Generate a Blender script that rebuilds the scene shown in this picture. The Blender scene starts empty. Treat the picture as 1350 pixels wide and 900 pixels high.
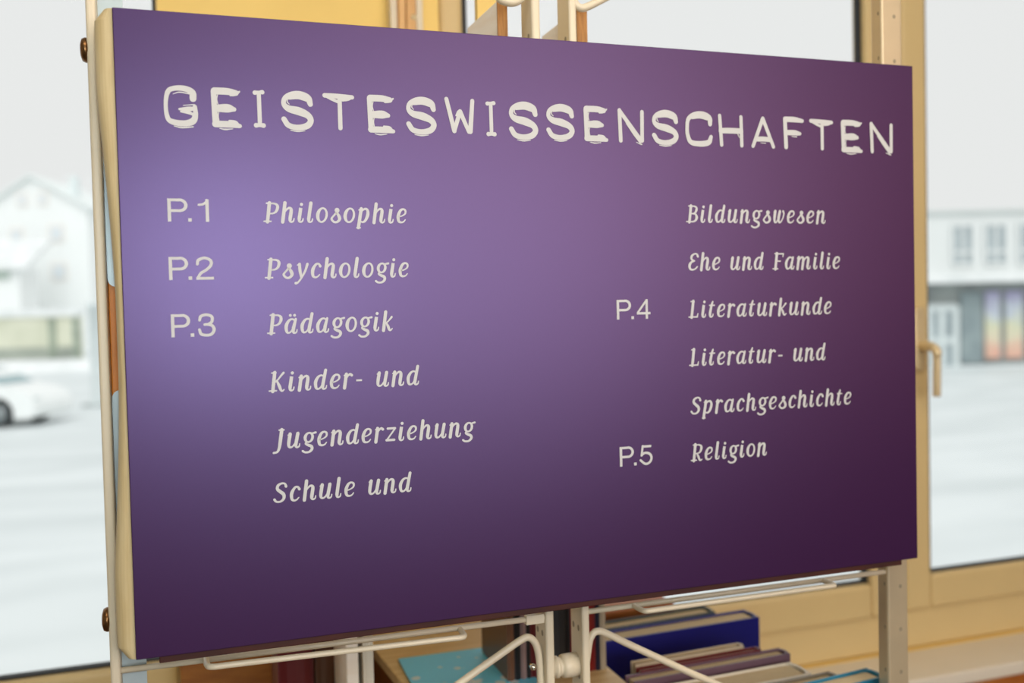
import bpy, math, random
from mathutils import Vector, Matrix
random.seed(7)
SC = bpy.context.scene
COL = SC.collection

# ------------------------------------------------------------------ camera
EYE = 1.55                      # height of the camera above the library floor
Z0 = EYE - 0.01538              # height of the middle of the sign
F = 1250.0                      # focal length in pixels of the 1350 px frame
YAW, PITCH, ROLL = -0.32530457, -0.03187035, 0.02406291
CAM = Vector((-0.39062541, -0.94337319, EYE))
Rz = Matrix.Rotation(YAW, 3, 'Z'); Rx = Matrix.Rotation(PITCH, 3, 'X'); Ry = Matrix.Rotation(ROLL, 3, 'Y')
RC = Rz @ Rx @ Ry               # columns: right, forward, up
cam_data = bpy.data.cameras.new('camera')
cam = bpy.data.objects.new('camera', cam_data); COL.objects.link(cam)
right, fwd, up = RC.col[0], RC.col[1], RC.col[2]
M = Matrix.Identity(4)
for i in range(3):
    M[i][0] = right[i]; M[i][1] = up[i]; M[i][2] = -fwd[i]; M[i][3] = CAM[i]
cam.matrix_world = M
cam_data.sensor_width = 36.0
cam_data.lens = F / 1350 * 36.0
cam_data.clip_start = 0.02; cam_data.clip_end = 400
cam_data.dof.use_dof = True
cam_data.dof.focus_distance = 0.96
cam_data.dof.aperture_fstop = 3.1
SC.camera = cam

# ------------------------------------------------------------------ sky, lamps, exposure
SC.view_settings.view_transform = 'Standard'
SC.view_settings.look = 'None'
SC.view_settings.exposure = 0.0
SC.view_settings.gamma = 1.0
SC.view_settings.use_curve_mapping = False
wd = bpy.data.worlds.new('overcast_sky'); SC.world = wd; wd.use_nodes = True
bg = wd.node_tree.nodes['Background']
bg.inputs[0].default_value = (1.0, 1.0, 1.0, 1); bg.inputs[1].default_value = 0.828

def area(name, loc, target, sx, sy, power, color):
    l = bpy.data.lights.new(name, 'AREA'); l.shape = 'RECTANGLE'; l.size = sx; l.size_y = sy
    l.energy = power; l.color = color
    o = bpy.data.objects.new(name, l); COL.objects.link(o); o.location = loc
    o.rotation_euler = (Vector(target) - Vector(loc)).to_track_quat('-Z', 'Y').to_euler()
    return o
# hazy daylight from above the building falls on the street in front
sun = bpy.data.lights.new('overcast_sun', 'SUN'); sun.energy = 1.35; sun.angle = math.radians(50)
sun_o = bpy.data.objects.new('overcast_sun', sun); COL.objects.link(sun_o)
sun_o.location = (0, 0, 30)
sun_o.rotation_euler = Vector((0.15, 0.62, -0.75)).to_track_quat('-Z', 'Y').to_euler()
# the camera's flash, just above the lens
fl = bpy.data.lights.new('camera_flash', 'AREA'); fl.shape = 'DISK'; fl.size = 0.09; fl.energy = 1.75; fl.color = (0.84, 0.96, 1.0)
fl_o = bpy.data.objects.new('camera_flash', fl); COL.objects.link(fl_o)
fl_o.location = CAM + Vector((0.03, -0.02, 0.10))
fl_o.rotation_euler = (Vector((-0.05, 0, Z0 + .03)) - fl_o.location).to_track_quat('-Z', 'Y').to_euler()
# unseen cool panel added behind the camera for the sign's sheen
area('cool_sheen_light', (0.34, -3.6, EYE + 0.27), (-0.1, 0, EYE + .05), 2.9, 1.2, 60, (0.84, 0.96, 1.0))
# unseen warm panel added back right for the sheen, then the ceiling lamps
area('warm_sheen_light', (1.75, -3.5, EYE + 0.36), (0.2, 0.0, EYE), 2.8, 1.1, 21, (1.0, 0.52, 0.38))
area('ceiling_lamp', (0.0, -0.8, 2.74), (0.15, 0.35, 1.0), 2.0, 0.5, 20, (1.0, 0.89, 0.72))
area('ceiling_lamp', (1.2, -2.9, 2.74), (0.9, 0.3, 1.0), 2.6, 0.5, 17, (1.0, 0.80, 0.58))

# ------------------------------------------------------------------ helpers
def ray(u, v):
    return RC @ Vector(((u - 675) / F, 1.0, -(v - 450) / F))
def at(u, v, Y):                # the point of the vertical plane y = Y seen at pixel (u, v)
    d = ray(u, v); return CAM + d * ((Y - CAM.y) / d.y)
def atz(u, v, Z):               # the point of the level plane z = Z
    d = ray(u, v); return CAM + d * ((Z - CAM.z) / d.z)
def atd(u, v, D):               # the point at distance D along the view axis
    return CAM + ray(u, v) * D
def lin(c):
    return tuple(((x / 255) / 12.92) if x / 255 <= 0.04045 else ((x / 255 + 0.055) / 1.055) ** 2.4 for x in c)

def mat(name, rgb, rough=0.5, metal=0.0, spec=0.5, var=0.0, scale=20.0, stretch=(1, 1, 1), rgb2=None, bump=0.0):
    m = bpy.data.materials.new(name); m.use_nodes = True
    nt = m.node_tree; b = nt.nodes['Principled BSDF']
    c = lin(rgb)
    b.inputs['Base Color'].default_value = (*c, 1)
    b.inputs['Roughness'].default_value = rough; b.inputs['Metallic'].default_value = metal
    b.inputs['Specular IOR Level'].default_value = spec
    if var or rgb2 or bump:
        tc = nt.nodes.new('ShaderNodeTexCoord'); mp = nt.nodes.new('ShaderNodeMapping')
        mp.inputs['Scale'].default_value = stretch
        nz = nt.nodes.new('ShaderNodeTexNoise'); nz.inputs['Scale'].default_value = scale; nz.inputs['Detail'].default_value = 5
        nt.links.new(tc.outputs['Object'], mp.inputs[0]); nt.links.new(mp.outputs[0], nz.inputs['Vector'])
        if var or rgb2:
            mx = nt.nodes.new('ShaderNodeMix'); mx.data_type = 'RGBA'
            c2 = lin(rgb2) if rgb2 else tuple(x * (1 - var) for x in c)
            mx.inputs['A'].default_value = (*c, 1); mx.inputs['B'].default_value = (*c2, 1)
            mr = nt.nodes.new('ShaderNodeMapRange'); mr.inputs[1].default_value = .35; mr.inputs[2].default_value = .65
            nt.links.new(nz.outputs[0], mr.inputs[0]); nt.links.new(mr.outputs[0], mx.inputs['Factor'])
            nt.links.new(mx.outputs['Result'], b.inputs['Base Color'])
        if bump:
            bp = nt.nodes.new('ShaderNodeBump'); bp.inputs['Strength'].default_value = bump; bp.inputs['Distance'].default_value = .002
            nt.links.new(nz.outputs[0], bp.inputs['Height']); nt.links.new(bp.outputs[0], b.inputs['Normal'])
    return m

class MB:
    """collects shapes and links them as one mesh object"""
    def __init__(s): s.v = []; s.f = []; s.mi = []; s.sm = []
    def add(s, vs, fs, mi=0, sm=False, T=None):
        n = len(s.v)
        s.v += [tuple(T @ Vector(p)) if T else tuple(p) for p in vs]
        for f in fs: s.f.append(tuple(n + i for i in f)); s.mi.append(mi); s.sm.append(sm)
        return s
    def box(s, x0, x1, y0, y1, z0, z1, mi=0, T=None):
        vs = [(x, y, z) for z in (z0, z1) for y in (y0, y1) for x in (x0, x1)]
        return s.add(vs, [(0, 2, 3, 1), (4, 5, 7, 6), (0, 1, 5, 4), (1, 3, 7, 5), (3, 2, 6, 7), (2, 0, 4, 6)], mi, False, T)
    def prism(s, poly, ax, a0, a1, mi=0, T=None, sm=False):
        """poly of 2D points extruded along axis ax (0,1,2) from a0 to a1"""
        n = len(poly)
        def put(p, a):
            q = list(p); q.insert(ax, a); return tuple(q)
        vs = [put(p, a0) for p in poly] + [put(p, a1) for p in poly]
        fs = [tuple(range(n)), tuple(range(2 * n - 1, n - 1, -1))] + [(i, (i + 1) % n, n + (i + 1) % n, n + i) for i in range(n)]
        return s.add(vs, fs, mi, sm, T)
    def tube(s, pts, r, seg=12, mi=0, T=None, closed=False):
        pts = [Vector(p) for p in pts]; n = len(pts); vs = []; fs = []
        prev = None
        for i, p in enumerate(pts):
            a = pts[max(i - 1, 0)]; b = pts[min(i + 1, n - 1)]
            t = (b - a).normalized()
            if prev is None:
                nrm = t.orthogonal().normalized()
            else:
                nrm = (prev - t * prev.dot(t)).normalized()
            prev = nrm; bn = t.cross(nrm)
            rr = r[i] if isinstance(r, (list, tuple)) else r
            vs += [p + (nrm * math.cos(2 * math.pi * k / seg) + bn * math.sin(2 * math.pi * k / seg)) * rr for k in range(seg)]
        for i in range(n - 1):
            for k in range(seg):
                fs.append((i * seg + k, i * seg + (k + 1) % seg, (i + 1) * seg + (k + 1) % seg, (i + 1) * seg + k))
        fs.append(tuple(range(seg - 1, -1, -1))); fs.append(tuple((n - 1) * seg + k for k in range(seg)))
        return s.add(vs, fs, mi, True, T)
    def lathe(s, prof, c, axis='z', seg=24, mi=0, T=None):
        """prof: (radius, height) pairs turned about an axis through c"""
        c = Vector(c); vs = []; fs = []; n = len(prof)
        for r, h in prof:
            for k in range(seg):
                a = 2 * math.pi * k / seg; p = (r * math.cos(a), r * math.sin(a), h)
                if axis == 'x': p = (h, p[0], p[1])
                elif axis == 'y': p = (p[1], h, p[0])
                vs.append(c + Vector(p))
        for i in range(n - 1):
            for k in range(seg):
                fs.append((i * seg + k, i * seg + (k + 1) % seg, (i + 1) * seg + (k + 1) % seg, (i + 1) * seg + k))
        fs.append(tuple(range(seg - 1, -1, -1))); fs.append(tuple((n - 1) * seg + k for k in range(seg)))
        return s.add(vs, fs, mi, True, T)
    def build(s, name, mats, parent=None, bevel=0.0, bseg=2, fixn=True):
        me = bpy.data.meshes.new(name); me.from_pydata(s.v, [], s.f)
        for m in (mats if isinstance(mats, (list, tuple)) else [mats]): me.materials.append(m)
        me.polygons.foreach_set('material_index', s.mi); me.polygons.foreach_set('use_smooth', s.sm)
        if fixn:
            import bmesh
            b = bmesh.new(); b.from_mesh(me); bmesh.ops.recalc_face_normals(b, faces=b.faces); b.to_mesh(me); b.free()
        me.update()
        o = bpy.data.objects.new(name, me); COL.objects.link(o)
        if parent: o.parent = parent; 
        if bevel:
            md = o.modifiers.new('bevel', 'BEVEL'); md.width = bevel; md.segments = bseg; md.limit_method = 'ANGLE'; md.angle_limit = math.radians(40)
        return o

def tag(o, label=None, cat=None, group=None, kind=None):
    if label: o['label'] = label
    if cat: o['category'] = cat
    if group: o['group'] = group
    if kind: o['kind'] = kind
    return o
def empty(name, loc, label, cat, group=None, rz=0.0):
    o = bpy.data.objects.new(name, None); COL.objects.link(o); o.empty_display_size = .05
    o.location = loc; o.rotation_euler = (0, 0, rz)
    tag(o, label, cat, group); return o
def struct(o): o['kind'] = 'structure'; return o
def off(loc):                   # matrix that takes world points into the frame of an unrotated Empty at loc
    return Matrix.Translation(-Vector(loc))
def rrect(x0, x1, z0, z1, r, n=6):
    out = []
    for cx, cz, a in ((x1 - r, z1 - r, 0), (x0 + r, z1 - r, 90), (x0 + r, z0 + r, 180), (x1 - r, z0 + r, 270)):
        for k in range(n + 1):
            t = math.radians(a + 90 * k / n); out.append((cx + r * math.cos(t), cz + r * math.sin(t)))
    return out
def catmull(pts, n=8):
    P = [Vector(p) for p in pts]
    P = [P[0] * 2 - P[1]] + P + [P[-1] * 2 - P[-2]]
    out = []
    for i in range(1, len(P) - 2):
        a, b, c, d = P[i - 1], P[i], P[i + 1], P[i + 2]
        for k in range(n):
            t = k / n
            out.append(.5 * ((2 * b) + (c - a) * t + (2 * a - 5 * b + 4 * c - d) * t * t + (3 * b - a - 3 * c + d) * t ** 3))
    out.append(P[-2]); return out

# ------------------------------------------------------------------ materials
m_wall = mat('yellow_wall_paint', (250, 216, 134), .8, spec=.2, var=.05, scale=6)
m_white_wall = mat('white_wall_paint', (226, 220, 206), .8, spec=.2, var=.04, scale=5)
m_floor = mat('linoleum', (96, 84, 72), .5, var=.2, scale=14)
m_ceil = mat('ceiling_paint', (235, 232, 225), .9, spec=.1, var=.03, scale=9)
m_frame = mat('window_frame_plastic', (218, 192, 138), .38, spec=.4, var=.03, scale=8)
m_gasket = mat('rubber_gasket', (22, 24, 24), .6)
m_sill = mat('sill_white_laminate', (232, 222, 204), .35, var=.03, scale=8)
m_orange_wood = mat('orange_wood', (186, 112, 44), .5, rgb2=(160, 88, 30), scale=14, stretch=(1, 1, 14))
m_post = mat('cream_powder_coat', (222, 208, 182), .38, spec=.5, var=.03, scale=30)
m_galv = mat('warm_grey_metal', (206, 188, 156), .40, metal=.5, var=.05, scale=30)
m_hole = mat('punched_hole', (150, 136, 112), .6, var=.1, scale=60)
m_zinc = mat('grey_zinc_sheet', (184, 198, 202), .34, metal=.2, var=.1, scale=25)
m_bolt = mat('bronze_bolt', (128, 92, 58), .3, metal=.9, var=.15, scale=60)
m_chrome = mat('chrome', (220, 220, 215), .15, metal=1.0, var=.05, scale=60)
m_brass = mat('champagne_metal', (230, 208, 164), .3, metal=.35, var=.05, scale=40)
m_rim = mat('beige_board_edge', (206, 187, 145), .55, rgb2=(194, 172, 126), scale=12, stretch=(10, 10, 1))
m_back = mat('brown_back_board', (74, 26, 10), .65, rgb2=(58, 18, 8), scale=18, stretch=(1, 6, 6))
m_ply = mat('birch_plywood', (250, 240, 226), .5, rgb2=(244, 228, 208), scale=10, stretch=(1, 2, 8))
m_lightwood = mat('light_wood', (236, 204, 148), .5, rgb2=(222, 184, 124), scale=9, stretch=(1, 8, 8))
m_edge = mat('tan_plywood_edge', (184, 128, 58), .5, rgb2=(160, 104, 40), scale=60, stretch=(8, 1, 1))
m_slat = mat('amber_slat', (240, 146, 40), .45, var=.15, scale=20)
m_shaded_wood = mat('shaded_wood', (146, 86, 34), .55, rgb2=(124, 68, 24), scale=9, stretch=(8, 8, 1))
m_pages = mat('paper_pages', (222, 204, 170), .8, spec=.1, rgb2=(200, 178, 140), scale=30, stretch=(1, 60, 1))
m_letter = mat('off_white_lettering', (202, 201, 199), .6, spec=.25, var=.02, scale=60)

def sign_material():
    m = bpy.data.materials.new('violet_sign_laminate'); m.use_nodes = True
    nt = m.node_tree; b = nt.nodes['Principled BSDF']
    tc = nt.nodes.new('ShaderNodeTexCoord')
    mp = nt.nodes.new('ShaderNodeMapping'); mp.inputs['Scale'].default_value = (900, 900, 160)
    nz = nt.nodes.new('ShaderNodeTexNoise'); nz.inputs['Scale'].default_value = 1.0; nz.inputs['Detail'].default_value = 2
    nt.links.new(tc.outputs['Object'], mp.inputs[0]); nt.links.new(mp.outputs[0], nz.inputs['Vector'])
    mx = nt.nodes.new('ShaderNodeMix'); mx.data_type = 'RGBA'
    mx.inputs['A'].default_value = (.034, .0098, .043, 1); mx.inputs['B'].default_value = (.041, .012, .052, 1)
    nt.links.new(nz.outputs[0], mx.inputs['Factor']); nt.links.new(mx.outputs['Result'], b.inputs['Base Color'])
    b.inputs['Roughness'].default_value = 0.5; b.inputs['Specular IOR Level'].default_value = .0
    bp = nt.nodes.new('ShaderNodeBump'); bp.inputs['Strength'].default_value = .06; bp.inputs['Distance'].default_value = .0004
    nt.links.new(nz.outputs[0], bp.inputs['Height']); nt.links.new(bp.outputs[0], b.inputs['Normal'])
    # violet pearlescent sheen of the laminate
    gl = nt.nodes.new('ShaderNodeBsdfGlossy'); gl.distribution = 'BECKMANN'; gl.inputs['Color'].default_value = (.60, .45, .92, 1); gl.inputs['Roughness'].default_value = .365
    mxs = nt.nodes.new('ShaderNodeMixShader'); mxs.inputs[0].default_value = .085
    nt.links.new(b.outputs[0], mxs.inputs[1]); nt.links.new(gl.outputs[0], mxs.inputs[2])
    nt.links.new(mxs.outputs[0], nt.nodes['Material Output'].inputs[0])
    return m
m_sign = sign_material()

def glass_material():
    m = bpy.data.materials.new('window_glass'); m.use_nodes = True
    nt = m.node_tree; nt.nodes.remove(nt.nodes['Principled BSDF']); out = nt.nodes['Material Output']
    tr = nt.nodes.new('ShaderNodeBsdfTransparent'); tr.inputs[0].default_value = (.99, 1.0, .995, 1)
    gl = nt.nodes.new('ShaderNodeBsdfGlossy'); gl.inputs['Roughness'].default_value = .02
    fr = nt.nodes.new('ShaderNodeFresnel'); fr.inputs[0].default_value = 1.1
    mx = nt.nodes.new('ShaderNodeMixShader')
    nt.links.new(fr.outputs[0], mx.inputs[0]); nt.links.new(tr.outputs[0], mx.inputs[1]); nt.links.new(gl.outputs[0], mx.inputs[2])
    nt.links.new(mx.outputs[0], out.inputs[0]); return m
m_glass = glass_material()

# ------------------------------------------------------------------ the room
WY = 0.75                       # inner face of the window frames
WT = Z0 + 1.15                  # top of the glass
XL, XR, YB, ZT = -3.2, 4.6, -4.2, 2.80
struct(MB().box(XL, XR, YB, 1.0, -.2, 0).build('floor', m_floor))
struct(MB().box(XL - .2, XR + .2, YB - .2, 1.0, ZT, ZT + .25).build('ceiling', m_ceil))
struct(MB().box(XL, XR, YB - .2, YB, 0, ZT).build('wall_back', mat('brown_shelving_wall', (110, 84, 60), .8, rgb2=(70, 56, 48), scale=3)))
struct(MB().box(XL - .2, XL, YB - .2, 1.0, 0, ZT).build('wall_left', m_white_wall))
struct(MB().box(XR, XR + .2, YB - .2, 1.0, 0, ZT).build('wall_right', m_white_wall))
pier0, pier1 = at(207, 20, .70).x, at(578, 20, .70).x
zsill = at(1245, 850, WY).z     # level where the window frames end and the sill begins
wf = MB()
wf.box(XL, XR, WY + .005, 1.0, 0, zsill - .002)                      # parapet
wf.box(XL, XR, WY - .03, 1.0, WT + .08, ZT)                          # lintel
wf.box(pier0, pier1, .70, WY - .001, zsill - .002, WT + .08); wf.box(pier0 + .085, pier1, WY - .001, 1.0, zsill - .002, WT + .08)               # pier between the left and the middle window
wf.box(XL, -2.35, WY - .03, 1.0, zsill - .002, WT + .08)
wf.box(2.75, XR, WY - .03, 1.0, zsill - .002, WT + .08)
struct(wf.build('wall_front', m_wall))

def window(n, gx0, gx1, gz0, fx0, fx1, fz0, handle=None):
    """gx/gz: the edge of the glass at the inner face, fx/fz: the outer frame"""
    gz1 = WT; fz1 = WT + .08
    loc = ((gx0 + gx1) / 2, WY, fz0)
    root = bpy.data.objects.new('window_%d' % n, None); COL.objects.link(root); root.location = loc; root['kind'] = 'structure'
    T = off(loc)
    def ring(mb, x0, x1, z0, z1, X0, X1, Z0_, Z1, y0, y1):
        mb.box(X0, x0, y0, y1, Z0_, Z1, T=T); mb.box(x1, X1, y0, y1, Z0_, Z1, T=T)
        mb.box(x0, x1, y0, y1, Z0_, z0, T=T); mb.box(x0, x1, y0, y1, z1, Z1, T=T)
    sx0, sx1 = max(gx0 - .068, fx0 + .012), min(gx1 + .068, fx1 - .012); sz0, sz1 = gz0 - .075, gz1 + .06
    f = MB(); ring(f, sx0 + .012, sx1 - .012, sz0 + .012, sz1 - .012, fx0, fx1, fz0, fz1, WY + .016, WY + .10)
    f.build('outer_frame', m_frame, root, .004)
    s = MB(); ring(s, gx0, gx1, gz0, gz1, sx0, sx1, sz0, sz1, WY, WY + .036)
    so = s.build('sash', m_frame, root, .009, 3)
    b = MB(); ring(b, gx0 + .012, gx1 - .005, gz0 + .004, gz1 - .004, gx0 - .004, gx1 + .004, gz0 - .004, gz1 + .004, WY + .016, WY + .034)
    b.build('gasket', m_gasket, so)
    MB().box(gx0 - .004, gx1 + .004, WY + .022, WY + .028, gz0 - .004, gz1 + .004, T=T).build('pane', m_glass, root)
    if handle:
        hx, hz = handle
        h = MB(); h.prism(rrect(hx - .014, hx + .014, hz - .055, hz + .085, .012), 1, WY - .011, WY + .001, T=T)
        ho = h.build('handle', m_brass, root, .002)
        l = MB()
        p = [(hx, WY - .008, hz), (hx, WY - .03, hz), (hx, WY - .043, hz - .001), (hx + .003, WY - .052, hz - .008), (hx + .004, WY - .054, hz - .022), (hx + .004, WY - .053, hz - .075), (hx + .004, WY - .052, hz - .108)]
        l.tube(catmull(p, 6), [.0105] * 12 + [.0100] * 12 + [.0085] * 13, 14, T=T)
        l.build('handle_lever', m_brass, ho)
    return root
w1_gz = at(100, 889, WY).z
window(1, -1.95, at(202, 20, WY).x + .003, w1_gz, -2.35, pier0 + .084, zsill)
gx2a, gx2b = at(610, 20, WY).x, at(1142, 60, WY).x
gx3 = at(1224, 300, WY).x
mid = (gx2b + gx3) / 2 - .012
window(2, gx2a, gx2b, at(1140, 772, WY).z, pier1 + .002, mid - .001, zsill)
window(3, gx3, 2.3, at(1290, 749, WY).z, mid + .001, 2.75, zsill, handle=(gx3 - .034, at(1222, 456, WY - .03).z))
sy = atz(1245, 890, zsill - .002).y
sill = MB(); sill.box(XL, XR, sy, WY + .005, zsill - .03, zsill - .002)
struct(sill.build('trim_1', m_sill, None, .004))
ap = MB(); ap.box(XL, XR, sy + .004, sy + .03, 0.02, zsill - .031)
struct(ap.build('trim_2', m_orange_wood))

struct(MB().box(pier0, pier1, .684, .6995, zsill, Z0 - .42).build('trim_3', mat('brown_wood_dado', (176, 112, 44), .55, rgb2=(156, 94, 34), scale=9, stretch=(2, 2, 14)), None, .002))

# ------------------------------------------------------------------ the sign
W, H = 0.90, 0.603
sz0, sz1 = Z0 - H / 2, Z0 + H / 2
loc = (0, .03, sz0)
sign = empty('sign_board', loc, 'large violet shelf sign headed GEISTESWISSENSCHAFTEN with white subject list', 'sign')
T = off(loc)
MB().box(-W / 2, W / 2, 0, .0035, sz0, sz1, T=T).build('front_panel', m_sign, sign, .0008)
# beige moulded edges: the left one flares outwards, slimmer at mid height, with rounded rear corners
def edge_strip(side):
    mb = MB(); N = 60; rows = []
    for i in range(N + 1):
        t = i / N; z = sz0 + (sz1 - sz0) * t
        e = abs(2 * t - 1)
        out = .0072 + .0098 * min(1, max(0, (e - .12) / .62)) ** 1.4
        dz = min(t, 1 - t) * (sz1 - sz0)
        rr = .016
        if dz < rr: out *= .5 + .5 * math.sqrt(max(0, 1 - ((rr - dz) / rr) ** 2))
        x = side * W / 2
        pr = [(x - side * .02, .0035, z)]
        for q in range(9):
            u = q / 8
            pr.append((x + side * out * math.sin(u * math.pi / 2) ** .85, .0035 + .0125 * (1 - math.cos(u * math.pi / 2)), z))
        rows.append(pr + [(x + side * (out - .0008), .026, z), (x - side * .02, .026, z)])
    vs = [p for r in rows for p in r]; k = len(rows[0])
    fs = [(i * k + j, i * k + (j + 1) % k, (i + 1) * k + (j + 1) % k, (i + 1) * k + j) for i in range(N) for j in range(k)]
    fs += [tuple(range(k)), tuple(N * k + j for j in range(k))]
    mb.add(vs, fs, T=T)
    return mb
edge_strip(-1).build('side_edge', m_rim, sign)
e2 = MB(); e2.box(W / 2 - .02, W / 2 - .001, .0035, .026, sz0 + .001, sz1 - .001, T=T); e2.build('side_edge', m_rim, sign, .002)
MB().box(-W / 2 + .02, W / 2 - .02, .0035, .024, sz1 - .02, sz1 - .0005, T=T).build('top_edge', m_rim, sign, .001)
MB().box(-W / 2 + .02, W / 2 - .02, .0045, .028, sz0 - .0075, sz1 - .02, T=T).build('back_board', m_back, sign, .001)

# --- lettering: every stroke is a ribbon with its own width along the way
class Letters:
    def __init__(s): s.mb = MB(); s.k = 0
    def ribbon(s, pts, butt=False):
        """pts: (x, z, w) in metres on the sign, x z relative to its middle"""
        y = -.0004 - .000006 * (s.k % 40); s.k += 1
        n = len(pts); L = []; R = []
        for i, (x, z, w) in enumerate(pts):
            a = pts[max(i - 1, 0)]; b = pts[min(i + 1, n - 1)]
            tx, tz = b[0] - a[0], b[1] - a[1]; l = math.hypot(tx, tz) or 1e-9
            nx, nz = -tz / l, tx / l
            L.append((x + nx * w / 2, z + nz * w / 2)); R.append((x - nx * w / 2, z - nz * w / 2))
        P = lambda q: (q[0], y, Z0 + q[1])
        vs = [P(q) for q in L] + [P(q) for q in R]
        fs = [(i, i + 1, n + i + 1, n + i) for i in range(n - 1)]
        s.mb.add(vs, fs, T=T)
        if not butt:
            for e in (0, n - 1):
                x, z, w = pts[e]
                yy = y - .000002 - (.000002 if e else 0)
                s.mb.add([(x + w / 2 * math.cos(2 * math.pi * q / 14), yy, Z0 + z + w / 2 * math.sin(2 * math.pi * q / 14)) for q in range(14)], [tuple(range(14))], T=T)
    def stroke(s, kind, pts, f):
        if 'c' in kind: pts = catmull(pts, 7)
        s.ribbon([f(*p) for p in pts], 'b' in kind)
    def done(s, name, label=None):
        o = s.mb.build(name, m_letter, sign, fixn=False)
        if label: o['label'] = label
        return o

def ell(cx, cy, rx, ry, a0, a1, wl, wt, wr=None, n=26):
    out = []
    wr = wl if wr is None else wr
    for i in range(n + 1):
        a = math.radians(a0 + (a1 - a0) * i / n); c = math.cos(a)
        ws = wr if c > 0 else wl
        out.append((cx + rx * c, cy + ry * math.sin(a), wt + (ws - wt) * c * c))
    return ('l', out)
# italic book hand, x-height 100, capitals 130; sheared when set
S = 20
HOOK = lambda x: ('c', [(x, 22, S), (x + 3, 6, 15), (x + 13, 1, 11), (x + 23, 8, 9), (x + 25, 24, 7)])
BOWL = [('c', [(60, 88, 11), (42, 97, 11), (22, 86, 15), (9, 52, S), (15, 14, 17), (28, 3, 12), (44, 12, 10), (58, 44, 9)])]
ARCH = lambda x: ('c', [(x, 52, 8), (x + 12, 80, 10), (x + 28, 96, 13), (x + 42, 92, 17), (x + 46, 74, S), (x + 44, 22, S), (x + 47, 6, 15), (x + 57, 1, 11), (x + 67, 8, 9), (x + 69, 24, 7)])
PSTEM = [('l', [(22, 130, S), (22, 0, S)]), ('l', [(0, 4, 9), (44, 4, 9)]), ('l', [(4, 127, 9), (30, 127, 9)])]
PB = [('c', [(24, 126, 9), (54, 125, 11), (72, 114, 16), (76, 94, 18), (68, 70, 14), (50, 58, 10), (26, 57, 8)])]
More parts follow.
